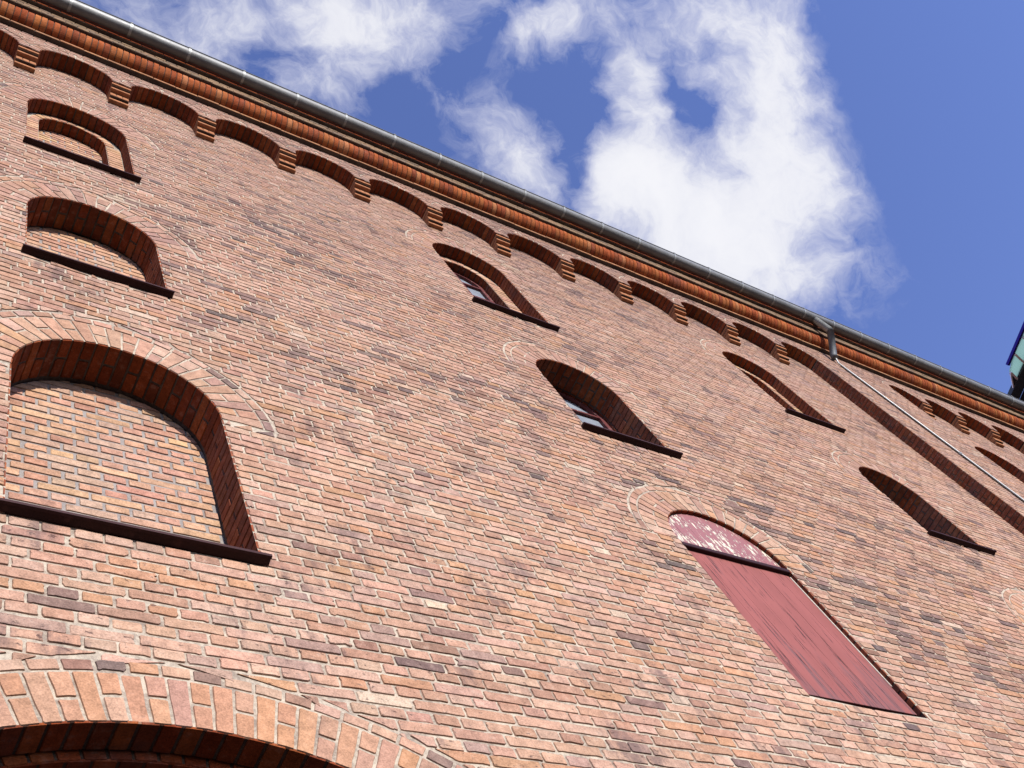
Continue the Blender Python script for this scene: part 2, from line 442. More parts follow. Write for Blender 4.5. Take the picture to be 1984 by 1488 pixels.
        if n > 4:
            q = R()
            if q < 0.07: rnd *= 2.6                       # a knocked-off corner or two
            elif q < 0.10: h *= 0.45; bev *= 1.8          # a spalled face
        outl = []
        if n <= 4:
            outl = [(p[0], p[1]) for p in pts]
        else:
            for i in range(4):
                p, q, o = pts[i], pts[(i + 1) % 4], pts[i - 1]
                l1 = math.hypot(q[0] - p[0], q[1] - p[1]) or 1e-6
                l0 = math.hypot(o[0] - p[0], o[1] - p[1]) or 1e-6
                c0 = min(rnd * (0.25 + 1.3 * R() ** 2), 0.3 * l0, 0.3 * l1)
                c1 = min(rnd * (0.25 + 1.3 * R() ** 2), 0.3 * l0, 0.3 * l1)
                outl.append((p[0] + (o[0] - p[0]) / l0 * c0, p[1] + (o[1] - p[1]) / l0 * c0))
                outl.append((p[0] + (q[0] - p[0]) / l1 * c1, p[1] + (q[1] - p[1]) / l1 * c1))
                if n > 8:
                    k = 1 if l1 < 0.09 else (2 if l1 < 0.16 else 4)
                    for j in range(k):
                        f = (j + 0.3 + 0.4 * R()) / k
                        jit = rnd * (0.75 * R() ** 2 - 0.12)
                        ex, ey = (q[0] - p[0]) / l1, (q[1] - p[1]) / l1
                        outl.append((p[0] + ex * l1 * f - ey * jit, p[1] + ey * l1 * f + ex * jit))
        hx, hy = max(L / 2, 0.01), max(H / 2, 0.01)
        fx, fy = max(1 - bev / hx, 0.3), max(1 - bev / hy, 0.3)
        tx, ty = (R() - 0.5) * 2 * tilt, (R() - 0.5) * 2.6 * tilt
        hh = h * (0.8 + 0.4 * R())
        base = len(s.v); m = len(outl)
        for (a, b) in outl:
            s.v.append((mx + a * ux + b * vx - nx * 0.002, my + a * uy + b * vy - ny * 0.002, mz + a * uz + b * vz - nz * 0.002))
        for (a, b) in outl:
            a *= fx; b *= fy
            w_ = hh + tx * a * 0.5 + ty * b
            s.v.append((mx + a * ux + b * vx + nx * w_, my + a * uy + b * vy + ny * w_, mz + a * uz + b * vz + nz * w_))
        for i in range(m):
            j = (i + 1) % m
            s.face((base + i, base + j, base + m + j, base + m + i), mi, col)
        s.face(tuple(base + m + i for i in range(m)), mi, col)
    def build(s, name, parent=None, label=None):
        me = bpy.data.meshes.new(name)
        me.from_pydata(s.v, [], s.f)
        for m in s.mats:
            me.materials.append(m)
        me.polygons.foreach_set('material_index', s.mi)
        me.polygons.foreach_set('use_smooth', s.sm)
        at = me.attributes.new('tint', 'FLOAT_COLOR', 'FACE')
        flat = []
        for c in s.c:
            flat += [c[0], c[1], c[2], 1.0]
        at.data.foreach_set('color', flat)
        me.update()
        o = bpy.data.objects.new(name, me)
        COL.objects.link(o)
        if parent:
            o.parent = parent
        if label:
            o['label'] = label
        return o

def thing(name, label, cat, loc=(0, 0, 0), group=None):
    o = bpy.data.objects.new(name, None)
    COL.objects.link(o)
    o.location = loc
    o['label'] = label; o['category'] = cat
    if group: o['group'] = group
    return o

# ------------------------------------------------------------------ brick colours
def lerp(a, b, f): return tuple(x + (y - x) * f for x, y in zip(a, b))
def vnoise(x, z, s):
    # value noise on a lattice, smooth, 0..1
    x *= s; z *= s
    xi, zi = math.floor(x), math.floor(z)
    fx, fz = x - xi, z - zi
    fx = fx * fx * (3 - 2 * fx); fz = fz * fz * (3 - 2 * fz)
    def h(i, j):
        t = math.sin(i * 127.1 + j * 311.7) * 43758.5453
        return t - math.floor(t)
    return (h(xi, zi) * (1 - fx) + h(xi + 1, zi) * fx) * (1 - fz) + (h(xi, zi + 1) * (1 - fx) + h(xi + 1, zi + 1) * fx) * fz
PAL = [((0.318, 0.194, 0.146), 5), ((0.296, 0.172, 0.126), 5), ((0.330, 0.212, 0.166), 4.5), ((0.305, 0.168, 0.108), 1.5), ((0.262, 0.152, 0.118), 2.5),
       ((0.255, 0.168, 0.142), 2.2), ((0.36, 0.266, 0.212), 0.3)]
DPAL = [((0.175, 0.112, 0.098), 4), ((0.135, 0.092, 0.086), 2), ((0.100, 0.074, 0.072), 0.7), ((0.20, 0.115, 0.09), 3)]
DTOT = sum(p[1] for p in DPAL)
PTOT = sum(p[1] for p in PAL)
def pick(pal, tot):
    r = rng.random() * tot
    for c, wt in pal:
        r -= wt
        if r <= 0: return c
    return pal[0][0]
def jig(c, a=0.10):
    k = 1 + (rng.random() - 0.5) * 2 * a
    return tuple(x * k * t * (1 + (rng.random() - 0.5) * 0.06) for x, t in zip(c, (1.0, 1.0, 0.945)))
# bricks that stand out by themselves: (x, height above eye, colour)
SPECIAL = [(0.447, 1.483 * DCAM, (0.46, 0.37, 0.29)), (0.0, 0.0, (0, 0, 0))]
def wall_col(x, z):
    # soot gathers in long low patches; between them the wall is nearly clean
    d = vnoise(x + 3, z * 1.9, 0.50) * 0.55 + vnoise(x * 0.8, z * 2.6 + 9, 1.7) * 0.45
    pd = 0.012 + 0.27 * max(0.0, min(1.0, (d - 0.50) / 0.24)) ** 1.3
    c = pick(DPAL, DTOT) if rng.random() < pd else pick(PAL, PTOT)
    c = jig(c, 0.09)
    k = 0.88 + 0.24 * (1 - d)
    c = tuple(v * k for v in c)
    f = max(0.0, min(1.0, (z - 7.0) / 6.0)) * 0.34             # the upper storeys are toned darker and greyer
    return lerp(c, (0.160, 0.108, 0.096), f)
CPAL = [((0.325, 0.190, 0.130), 5), ((0.345, 0.212, 0.142), 2.6), ((0.305, 0.172, 0.130), 4.5), ((0.355, 0.220, 0.136), 0.9), ((0.280, 0.148, 0.110), 1.6), ((0.325, 0.215, 0.165), 2)]
CTOT = sum(p[1] for p in CPAL)
RPAL = [((0.318, 0.196, 0.146), 4), ((0.296, 0.172, 0.124), 4), ((0.310, 0.178, 0.112), 1.2), ((0.262, 0.158, 0.126), 3), ((0.330, 0.218, 0.170), 2.4)]
RTOT = sum(p[1] for p in RPAL)
OPAL = [((0.240, 0.066, 0.024), 4), ((0.215, 0.052, 0.020), 3), ((0.270, 0.088, 0.032), 3), ((0.185, 0.050, 0.024), 2), ((0.28, 0.11, 0.05), 1)]
OTOT = sum(p[1] for p in OPAL)
# dark red bricks of the undersides and jambs, shade put into their colour
SHADE_PAL = [((0.180, 0.042, 0.016), 4), ((0.155, 0.034, 0.014), 3), ((0.210, 0.058, 0.021), 2), ((0.130, 0.034, 0.017), 2)]
SHADE_TOT = sum(p[1] for p in SHADE_PAL)

CRS = 0.0667
JX, JZ = 0.0085, 0.0085
MD = 0.006                      # mortar lies this far behind the brick faces

# ------------------------------------------------------------------ openings of the wall (heights above the eye)
class Op: pass
def op(kind, cx, R, zs, zb, sx0, sx1, zsill, d, **kw):
    o = Op(); o.kind = kind; o.cx = cx; o.R = R; o.zs = zs + EYE; o.zb = zb + EYE; o.sx0 = sx0; o.sx1 = sx1; o.zsill = (zsill + EYE) if zsill else None; o.d = d
    for k, v in kw.items(): setattr(o, k, v + EYE if k == 'izs' else v)
    return o
OPS = [
    op('blind', 1.155, 0.520, 5.330, 4.02, 0.605, 1.700, 4.035, 0.25, label="largest bricked-up arched window, lowest of the left column, dark red sill"),
    op('blind', 1.113, 0.427, 7.786, 6.86, 0.655, 1.562, 6.885, 0.235, label="middle bricked-up arched window of the left column"),
    op('step', 1.082, 0.420, 10.546, 9.22, 0.635, 1.530, 9.255, 0.25, d1=0.135, icx=1.082, ir=0.290, izs=10.585, fill='brick', label="stepped bricked-up arched window under the eaves, left column"),
    op('step', 5.180, 0.440, 10.746, 9.25, 4.66, 5.640, 9.285, 0.235, d1=0.14, icx=5.175, ir=0.295, izs=10.76, fill='glass', label="stepped arched window with pale glass under the eaves, middle column"),
    op('glass', 5.235, 0.425, 7.872, 6.80, 4.735, 5.715, 6.845, 0.26, label="arched window with pale glass above the red hatch"),
    op('step', 9.285, 0.415, 10.750, 9.27, 8.765, 9.700, 9.315, 0.25, d1=0.13, icx=9.285, ir=0.315, izs=10.74, fill='brick', label="stepped arched window under the eaves left of the pilaster"),
    op('glass', 9.265, 0.420, 7.868, 6.82, 8.765, 9.740, 6.865, 0.26, label="dark arched window left of the pilaster"),
    op('hatch', 5.290, 0.492, 5.358, 3.8025, 0, 0, None, 0.10, label="tall red boarded hatch with peeling lunette above its transom"),
    op('hatch', 9.40, 0.492, 5.358, 3.8025, 0, 0, None, 0.10, label="red boarded hatch in the column left of the pilaster"),
    op('step', 14.23, 0.420, 10.745, 9.27, 13.70, 14.72, 9.315, 0.25, d1=0.13, icx=14.23, ir=0.275, izs=10.76, fill='brick', label="stepped arched window under the eaves right of the downpipe"),
    op('glass', 14.23, 0.420, 7.868, 6.82, 13.70, 14.72, 6.865, 0.26, label="arched window right of the downpipe"),
    op('arch', 1.22, 1.55, 1.395, -1.6, 0, 0, None, 0.125, hw=1.15, label="wide low brick arch at the foot of the wall"),
]
RING, HOOD = 0.243, 0.066
def top_half(o, z, r):
    """half width of the circle of radius r round the head of opening o at height z"""
    t = r * r - (z - o.zs) ** 2
    return math.sqrt(t) if t > 0 else 0.0
def seg_spring(o):
    return o.zs + math.sqrt(o.R ** 2 - o.hw ** 2) if o.kind == 'arch' else o.zs
def excl(o, z, extra):
    """half width cut out of the wall bricks at height z (opening + ring of voussoirs)"""
    zsp = seg_spring(o)
    if o.kind == 'arch':
        if z < zsp - 0.05: return o.hw
        w_ = top_half(o, z, o.R + extra)
        lim = o.hw * (o.R + extra) / o.R
        return min(w_, lim) if z < zsp + 0.17 else w_
    if z < o.zb: return 0.0
    if z < zsp: return o.R
    return top_half(o, z, o.R + extra)

def vis(x, z):
    """nearer, larger bricks get the finer outlines"""
    if -0.6 < x < 5.5 and 3.8 < z < 10.5: return 12
    if x < 11 and z > 3.5: return 8
    return 4

building = thing('brick_warehouse', 'old red brick warehouse wall rising to an arcaded cornice and grey gutter', 'building', (0, 0, 0))
X0, X1 = -3.2, 21.0
ZTOP = 12.64 + EYE              # underside of the cornice
PF = 0.17                       # frieze and pilasters stand this far in front of the wall
PILS = [(-2.6, -0.87), (11.27, 12.90)]

# ------------------------------------------------------------------ brick rows
def brick_rows(mb, x0, x1, z0, z1, y, exclude, colf, phase=0, mi=0, nf=vis, jx=JX, jz=JZ, rnd=0.0085, h=MD, zref=0.0):
    """English cross bond on the plane facing -y; exclude(z) -> list of (centre, halfwidth-function)"""
    r0 = int(math.floor((z0 - zref) / CRS)); r1 = int(math.ceil((z1 - zref) / CRS))
    N = (0, -1, 0)
    for r in range(r0, r1):
        za = max(zref + r * CRS + jz / 2, z0 + 0.001); zb_ = min(zref + (r + 1) * CRS - jz / 2, z1 - 0.001)
        if zb_ - za < 0.012: continue
        if r % 2 == 0: P, off = 0.24, ((r // 2) % 2) * 0.12
        else: P, off = 0.12, 0.06
        off += phase
        ex = exclude((za + zb_) / 2)
        i0 = int(math.floor((x0 - off) / P)); i1 = int(math.ceil((x1 - off) / P))
        wob = (rng.random() - 0.5) * 0.006
        off += (rng.random() - 0.5) * 0.05
        for i in range(i0, i1):
            a = off + i * P + jx / 2 + (rng.random() - 0.5) * 0.005; b = off + (i + 1) * P - jx / 2 + (rng.random() - 0.5) * 0.005
            a = max(a, x0); b = min(b, x1)
            if b - a < 0.02: continue
            pieces = [(a, b, a, b)]                      # left/right at the bottom, left/right at the top
            for (cx, wf) in ex:
                w0, w1 = wf(za), wf(zb_)
                wm = max(w0, w1)
                if wm <= 0 or b < cx - wm or a > cx + wm: continue
                new = []
                for (al, bl, at, bt) in pieces:
                    l = (al, min(bl, cx - w0 - jx * 0.6), at, min(bt, cx - w1 - jx * 0.6))
                    q = (max(al, cx + w0 + jx * 0.6), bl, max(at, cx + w1 + jx * 0.6), bt)
                    for p in (l, q):
                        if max(p[1] - p[0], p[3] - p[2]) > 0.022:
                            if p[1] < p[0]: p = (p[0] if p is l else p[1], p[0] if p is l else p[1], p[2], p[3])
                            if p[3] < p[2]: p = (p[0], p[1], p[2] if p is l else p[3], p[2] if p is l else p[3])
                            new.append(p)
                pieces = new
            for (al, bl, at, bt) in pieces:
                zz = wob + (rng.random() - 0.5) * 0.005
                xm, zm = (al + bl) / 2, (za + zb_) / 2
                mb.brick((al, y + h, za + zz), (bl, y + h, za + zz), (bt, y + h, zb_ + zz), (at, y + h, zb_ + zz), N, colf(xm, zm), h=h, n=nf(xm, zm), mi=mi, rnd=rnd)

def mortar_rows(mb, x0, x1, z0, z1, y, exclude, mi, step=0.02):
    """mortar bed as strips that stop at the openings"""
    z = z0
    while z < z1 - 1e-6:
        zt = min(z + step, z1)
        ex = exclude((z + zt) / 2)
        pieces = [(x0, x1, x0, x1)]
        for (cx, wf) in ex:
            w0, w1 = wf(z + 1e-5), wf(zt - 1e-5)
            if max(w0, w1) <= 0: continue
            new = []
            for (al, bl, at, bt) in pieces:
                if bl < cx - max(w0, w1) or al > cx + max(w0, w1):
                    new.append((al, bl, at, bt)); continue
                new.append((al, cx - w0, at, cx - w1)); new.append((cx + w0, bl, cx + w1, bt))
            pieces = new
        for (al, bl, at, bt) in pieces:
            mb.quad((al, y, z), (bl, y, z), (bt, y, zt), (at, y, zt), mi)
        z = zt

def wall_ex(z):
    L = []
    for o in OPS:
        lo = o.zb; hi = o.zs + o.R + RING + HOOD + 0.02
        if lo - 0.1 < z < hi:
            L.append((o.cx, (lambda oo: (lambda zz: excl(oo, zz, RING + HOOD)))(o)))
    return L
def wall_mex(z):
    L = []
    for o in OPS:
        if o.zb - 0.05 < z < o.zs + o.R + 0.25:
            L.append((o.cx, (lambda oo: (lambda zz: excl(oo, zz, 0.012)))(o)))
    return L

wb = MB([M_BRICK, M_MORTAR])
brick_rows(wb, -0.9, 11.32, 1.2, ZTOP, 0.0, wall_ex, wall_col)
brick_rows(wb, 12.85, X1, 1.2, ZTOP, 0.0, wall_ex, wall_col, nf=lambda x, z: 4)
mortar_rows(wb, X0, X1, 0.0, ZTOP, MD, wall_mex, 1)
brick_rows(wb, -0.9, X1, 0.0, 1.2, 0.0, wall_ex, wall_col, nf=lambda x, z: 4)
# the body of the building behind the facade: end walls, back, so nothing is open from another side
wb.quad((X0, MD, 0), (X0, MD, ZTOP + 0.4), (X0, 12, ZTOP + 0.4), (X0, 12, 0), 1)
wb.quad((X1, MD, 0), (X1, 12, 0), (X1, 12, ZTOP + 0.4), (X1, MD, ZTOP + 0.4), 1)
wb.quad((X0, 12, 0), (X0, 12, ZTOP + 0.4), (X1, 12, ZTOP + 0.4), (X1, 12, 0), 1)
wb.build('brick_wall', building)

# ------------------------------------------------------------------ arches, reveals
def soffit_arch(mb, cx, zc, R, a0, a1, y0, d, colf, n=8, mi=0, mmi=2, pitch=0.066, split=True, seed=0):
    """underside of an arch seen from inside: bricks on the cylinder, mortar behind"""
    N_ = max(3, int(round((a1 - a0) * R / pitch)))
    K = max(16, N_)
    for k in range(K):
        t0, t1 = a0 + (a1 - a0) * k / K, a0 + (a1 - a0) * (k + 1) / K
        p0 = (cx + (R + MD) * math.cos(t0), zc + (R + MD) * math.sin(t0)); p1 = (cx + (R + MD) * math.cos(t1), zc + (R + MD) * math.sin(t1))
        mb.quad((p0[0], y0 + MD, p0[1]), (p1[0], y0 + MD, p1[1]), (p1[0], y0 + d, p1[1]), (p0[0], y0 + d, p0[1]), mmi)
    dt = (a1 - a0) / N_
    g = 0.0045 / R
    for k in range(N_):
        t0, t1 = a0 + dt * k + g, a0 + dt * (k + 1) - g
        tm = (t0 + t1) / 2
        nrm = (-math.cos(tm), 0, -math.sin(tm))
        if split and d > 0.16:
            segs = [(0.003, min(0.228, d))] if (k + seed) % 2 else [(0.003, 0.108), (0.118, min(0.228, d))]
            if d > 0.24: segs.append((0.239, d))
        else:
            segs = [(0.003, d)]
        for (s0, s1) in segs:
            if s1 - s0 < 0.012: continue
            q0 = (cx + (R + MD) * math.cos(t0), zc + (R + MD) * math.sin(t0)); q1 = (cx + (R + MD) * math.cos(t1), zc + (R + MD) * math.sin(t1))
            mb.brick((q1[0], y0 + s0, q1[1]), (q1[0], y0 + s1, q1[1]), (q0[0], y0 + s1, q0[1]), (q0[0], y0 + s0, q0[1]), nrm, colf(q0[0], q0[1]), h=MD, n=n, mi=mi, rnd=0.004)

def ring_arch(mb, cx, zc, R, a0, a1, y, depth, colf, n=12, mi=0, mmi=1, pitch=0.066, halves=True, hood=True, hcol=None):
    """face of an arch: radial bricks, alternately one long and two short, and a flat outer course"""
    N_ = max(3, int(round((a1 - a0) * R / pitch)))
    if N_ % 2 == 0: N_ += 1
    RO = R + depth
    R2 = RO + (HOOD if hood else 0)
    K = max(20, N_)
    for k in range(K):
        t0, t1 = a0 + (a1 - a0) * k / K, a0 + (a1 - a0) * (k + 1) / K
        P = lambda r, t: (cx + r * math.cos(t), y + MD - 0.0007, zc + r * math.sin(t))
        mb.quad(P(R + MD, t0), P(R2 + 0.01, t0), P(R2 + 0.01, t1), P(R + MD, t1), mmi)
    dt = (a1 - a0) / N_
    for k in range(N_):
        t0, t1 = a0 + dt * k, a0 + dt * (k + 1)
        segs = [(0.0, depth - 0.010)] if (k % 2 == 0 or not halves) else [(0.0, depth / 2 - 0.010), (depth / 2, depth - 0.010)]
        if k % 2 == 1 and halves:
            sh = (rng.random() - 0.5) * 0.02
            segs = [(0.0, depth / 2 - 0.010 + sh), (depth / 2 + sh, depth - 0.010)]
        for (s0, s1) in segs:
            r0, r1 = R + s0 + 0.002, R + s1
            g0, g1 = 0.0040 / r0, 0.0040 / r1
            Q = lambda r, t: (cx + r * math.cos(t), y + MD, zc + r * math.sin(t))
            c = colf(cx, zc)
            mb.brick(Q(r0, t0 + g0), Q(r1, t0 + g1), Q(r1, t1 - g1), Q(r0, t1 - g0), (0, -1, 0), c, h=MD, n=n, mi=mi, rnd=0.0055, tilt=0.010)
    if hood:
        L = 0.115
        Nh = max(3, int(round((a1 - a0) * (RO + 0.03) / L)))
        dh = (a1 - a0) / Nh
        for k in range(Nh):
            r0, r1 = RO, RO + HOOD - 0.012
            g = 0.005 / RO
            t0, t1 = a0 + dh * k + g, a0 + dh * (k + 1) - g
            Q = lambda r, t: (cx + r * math.cos(t), y + MD, zc + r * math.sin(t))
            mb.brick(Q(r0, t0), Q(r1, t0), Q(r1, t1), Q(r0, t1), (0, -1, 0), (hcol or colf)(cx, zc), h=MD, n=n, mi=mi, rnd=0.005, tilt=0.008)

def reveal(mb, x, side, z0, z1, y0, d, colf, mi=0, mmi=2, n=8):
    """jamb of an opening; side=+1 faces +x (left jamb), -1 faces -x (right jamb)"""
    xm = x - side * MD
    if side > 0: mb.quad((xm, y0 + MD, z0), (xm, y0 + d, z0), (xm, y0 + d, z1), (xm, y0 + MD, z1), mmi)
    else: mb.quad((xm, y0 + d, z0), (xm, y0 + MD, z0), (xm, y0 + MD, z1), (xm, y0 + d, z1), mmi)
    r0, r1 = int(math.floor(z0 / CRS)), int(math.ceil(z1 / CRS))
    for r in range(r0, r1):
        za, zb_ = max(r * CRS + JZ / 2, z0), min((r + 1) * CRS - JZ / 2, z1)
        if zb_ - za < 0.012: continue
        if d > 0.16: segs = [(0.003, min(0.228, d)), (0.239, d)] if r % 2 else [(0.003, 0.108), (0.118, min(0.228, d)), (0.239, d)]
        else: segs = [(0.003, d)]
        for (s0, s1) in segs:
            if s1 - s0 < 0.012: continue
            a, b = y0 + s0, y0 + s1
            if side > 0: q = ((xm, a, za), (xm, b, za), (xm, b, zb_), (xm, a, zb_))
            else: q = ((xm, b, za), (xm, a, za), (xm, a, zb_), (xm, b, zb_))
            mb.brick(*q, (side, 0, 0), colf(x, za), h=MD, n=n, mi=mi, rnd=0.005)

def head_ex(cx, R, zs, r):
    """everything outside the arched head is left out: returns row limits"""
    def f(z):
        if z < zs: return r
        t = r * r - (z - zs) ** 2
        return math.sqrt(t) if t > 0 else 0
    return f

def fill_panel(mb, cx, r, zs, zb, y, colf, jx, jz, mi=0, mmi=1, n=12, ph=0.03):
    """brick infill of an arched recess (slightly wider than the recess, so it meets the reveals)"""
    f = head_ex(cx, r, zs, r + 0.0085)
    top = zs + r
    z = zb
    while z < top - 1e-6:
        zt = min(z + 0.02, top)
        a, b = f(z + 1e-5), f(zt - 1e-5)
        mb.quad((cx - a, y + MD, z), (cx + a, y + MD, z), (cx + b, y + MD, zt), (cx - b, y + MD, zt), mmi)
        z = zt
    r0, r1 = int(math.floor(zb / CRS)), int(math.ceil(top / CRS))
    for rr in range(r0, r1):
        za, zb_ = max(rr * CRS + jz / 2, zb), min((rr + 1) * CRS - jz / 2, top)
        if zb_ - za < 0.012: continue
        wa, wb2 = f(za), f(zb_)
        P, off = (0.24, ((rr // 2) % 2) * 0.12) if rr % 2 == 0 else (0.12, 0.06)
        off += ph + cx
        for i in range(int(math.floor((-r - 0.3) / P)), int(math.ceil((r + 0.3) / P))):
            a = off + i * P + jx / 2 + (rng.random() - 0.5) * 0.006; b = off + (i + 1) * P - jx / 2 + (rng.random() - 0.5) * 0.006
            al, bl, at, bt = max(a, cx - wa + 0.004), min(b, cx + wa - 0.004), max(a, cx - wb2 + 0.004), min(b, cx + wb2 - 0.004)
            if max(bl - al, bt - at) < 0.02: continue
            if bl < al: al = bl = (min(max(al, a), b))
            if bt < at: at = bt = (min(max(at, a), b))
            mb.brick((al, y + MD, za), (bl, y + MD, za), (bt, y + MD, zb_), (at, y + MD, zb_), (0, -1, 0), colf(a, za), h=MD, n=n, mi=mi, rnd=0.005)

def sill_mesh(o):
    s = MB([M_SILL])
    zt = o.zsill; yb = o.d if o.kind != 'step' else o.d1
    yf = -0.048
    # a sloping slab with a drip: profile in (y, z)
    prof = [(yb, zt + 0.055), (yf + 0.006, zt), (yf, zt - 0.006), (yf, zt - 0.022), (yf + 0.012, zt - 0.026), (yf + 0.014, zt - 0.018), (yb, zt + 0.015)]
    # inside the reveals the slab is as wide as the opening, outside it runs past both jambs
    def run(xa, xb, pr):
        n = len(s.v); m = len(pr)
        s.v += [(xa, p[0], p[1]) for p in pr] + [(xb, p[0], p[1]) for p in pr]
        for i in range(m):
            j = (i + 1) % m
            s.face((n + i, n + m + i, n + m + j, n + j))
        s.face(tuple(n + i for i in range(m))); s.face(tuple(n + m + i for i in range(m - 1, -1, -1)))
    cut = -0.002
    f = lambda y: zt + 0.055 * (y - yf) / (yb - yf)
    outer = [(cut, f(cut))] + prof[1:6] + [(cut, f(cut) - 0.036)]
    run(o.sx0, o.sx1, outer)
    inner = [(yb - 0.001, f(yb)), (cut, f(cut) - 0.001), (cut, f(cut) - 0.036), (yb - 0.001, f(yb) - 0.036)]
    run(o.cx - o.R + 0.001, o.cx + o.R - 0.001, inner)
    return s

def rcol(x, z): return jig(pick(RPAL, RTOT), 0.10)
def acol(x, z): return lerp(jig(pick(RPAL, RTOT), 0.10), (0.330, 0.165, 0.092), rng.random() * 0.7)
def ccol(x, z): return jig(pick(CPAL, CTOT), 0.10)
def shade_col(x, z): return jig(pick(SHADE_PAL, SHADE_TOT), 0.12)
def jamb_shade_col(x, z): return lerp(wall_col(x, z), shade_col(x, z), 0.85)  # jambs: wall colour pulled towards the shade-darkened brick
def ocol(x, z): return jig(pick(OPAL, OTOT), 0.12)
def upcol(x, z): return lerp(jig(pick(RPAL, RTOT), 0.10), (0.19, 0.115, 0.105), 0.35)

for o in OPS:
    near = 12 if (o.cx < 2 or o.kind == 'hatch') else 8
    far = o.cx > 8
    fc = rcol if o.zs < 8 else upcol
    mb = MB([M_CLEAN, M_MORTAR, M_MORTAR3])
    if o.kind == 'arch':
        a = math.asin(o.hw / o.R)
        ring_arch(mb, o.cx, o.zs, o.R, math.pi / 2 - a, math.pi / 2 + a, 0.0, RING, acol, n=12, pitch=0.0715, hcol=wall_col)
        soffit_arch(mb, o.cx, o.zs, o.R, math.pi / 2 - a, math.pi / 2 + a, 0.0, 0.118, shade_col, n=8, pitch=0.0715, split=False)
        zsp = seg_spring(o)
        for sd in (1, -1):
            reveal(mb, o.cx - sd * o.hw, sd, 0.0, zsp, 0.0, 0.118, wall_col)
        # second order, set back and slightly lower
        R2 = o.R - 0.035
        ring_arch(mb, o.cx, o.zs, R2, math.pi / 2 - a, math.pi / 2 + a, 0.125, 0.12, shade_col, n=8, pitch=0.085, halves=False, hood=False, mmi=2)
        soffit_arch(mb, o.cx, o.zs, R2, math.pi / 2 - a, math.pi / 2 + a, 0.125, 0.24, shade_col, n=8, pitch=0.085)
        for sd in (1, -1):
            reveal(mb, o.cx - sd * (o.hw - 0.03), sd, 0.0, zsp, 0.125, 0.24, wall_col)
        w_ = mb.build('low_archway', building, o.label)
        g = MB([M_DARKWOOD])
        nb = 15
        for k in range(nb):
            xa = o.cx - o.hw + 2 * o.hw * k / nb; xb = o.cx - o.hw + 2 * o.hw * (k + 1) / nb
            g.bevbox(xa + 0.003, xb - 0.003, 0.36 + 0.004 * (k % 2), 0.40, 0.02, o.zs + o.R - 0.05, 0.004)
        g.build('timber_gate', w_)
        continue
    # window or hatch: brick surround, then its leaves
    d = o.d
    dd = o.d1 if o.kind == 'step' else d
    ring_arch(mb, o.cx, o.zs, o.R, 0.0, math.pi, 0.0, RING, fc, n=near, hcol=wall_col)
    soffit_arch(mb, o.cx, o.zs, o.R, 0.0, math.pi, 0.0, dd, shade_col, n=8)
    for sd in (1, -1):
        reveal(mb, o.cx - sd * o.R, sd, o.zb, o.zs, 0.0, dd, jamb_shade_col)
    nm = {'blind': 'blind_window', 'step': 'stepped_window', 'glass': 'arched_window', 'hatch': 'hatch_surround'}[o.kind]
    if o.kind == 'step':
        # ledge of the second order: everything between the two arches
        fo = head_ex(o.cx, o.R, o.zs, o.R + 0.003)
        fi = head_ex(o.icx, o.ir, o.izs, o.ir)
        y = o.d1
        def both(z): return [(o.icx, fi)]
        z = o.zb
        top = o.zs + o.R
        while z < top - 1e-6:
            zt = min(z + 0.01, top)
            a, b = fo(z + 1e-5), fo(zt - 1e-5)
            ia, ib = fi(z + 1e-5) - 0.002, fi(zt - 1e-5) - 0.002
            if ia <= 0 and ib <= 0:
                mb.quad((o.cx - a, y + MD, z), (o.cx + a, y + MD, z), (o.cx + b, y + MD, zt), (o.cx - b, y + MD, zt), 1)
            else:
                ia = max(ia, 0); ib = max(ib, 0)
                mb.quad((o.cx - a, y + MD, z), (o.icx - ia, y + MD, z), (o.icx - ib, y + MD, zt), (o.cx - b, y + MD, zt), 1)
                mb.quad((o.icx + ia, y + MD, z), (o.cx + a, y + MD, z), (o.cx + b, y + MD, zt), (o.icx + ib, y + MD, zt), 1)
            z = zt
        # its bricks: a thin ring and the two jamb strips
        rw = min(o.R - o.ir, 0.12)
        ringw = max(0.05, (o.zs + o.R) - (o.izs + o.ir) - 0.004)
        ring_arch(mb, o.icx, o.izs, o.ir, 0.0, math.pi, y, ringw, ccol, n=8, halves=False, hood=False, pitch=0.07)
        r = int(math.floor(o.zb / CRS))
        while r * CRS < o.zs:
            za, zb_ = max(r * CRS + JZ / 2, o.zb), min((r + 1) * CRS - JZ / 2, o.izs)
            if zb_ - za > 0.012:
                for (xa, xb) in ((o.cx - o.R + 0.004, o.icx - o.ir), (o.icx + o.ir, o.cx + o.R - 0.004)):
                    mb.brick((xa, y + MD, za), (xb, y + MD, za), (xb, y + MD, zb_), (xa, y + MD, zb_), (0, -1, 0), ccol(xa, za), h=MD, n=8)
            r += 1
        soffit_arch(mb, o.icx, o.izs, o.ir, 0.0, math.pi, y, d - y, shade_col, n=8)
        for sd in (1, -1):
            reveal(mb, o.icx - sd * o.ir, sd, o.zb, o.izs, y, d - y, jamb_shade_col)
    wob = mb.build(nm, building, o.label)
    # sub-parts
    if o.zsill:
        sill_mesh(o).build('window_sill', wob)
    if o.kind == 'blind' or (o.kind == 'step' and o.fill == 'brick'):
        fb = MB([M_CLEAN, M_MORTAR2])
        cx, r, zs = (o.cx, o.R, o.zs) if o.kind == 'blind' else (o.icx, o.ir, o.izs)
        big = o.kind == 'blind'
        fill_panel(fb, cx, r, zs, o.zb, d, ccol, 0.0125 if big else JX, 0.011, n=near)
        fb.build('brick_infill', wob)
    elif o.kind in ('glass', 'step'):
        cx, r, zs = (o.cx, o.R, o.zs) if o.kind == 'glass' else (o.icx, o.ir, o.izs)
        gp = MB([M_PANE])
        K = 24
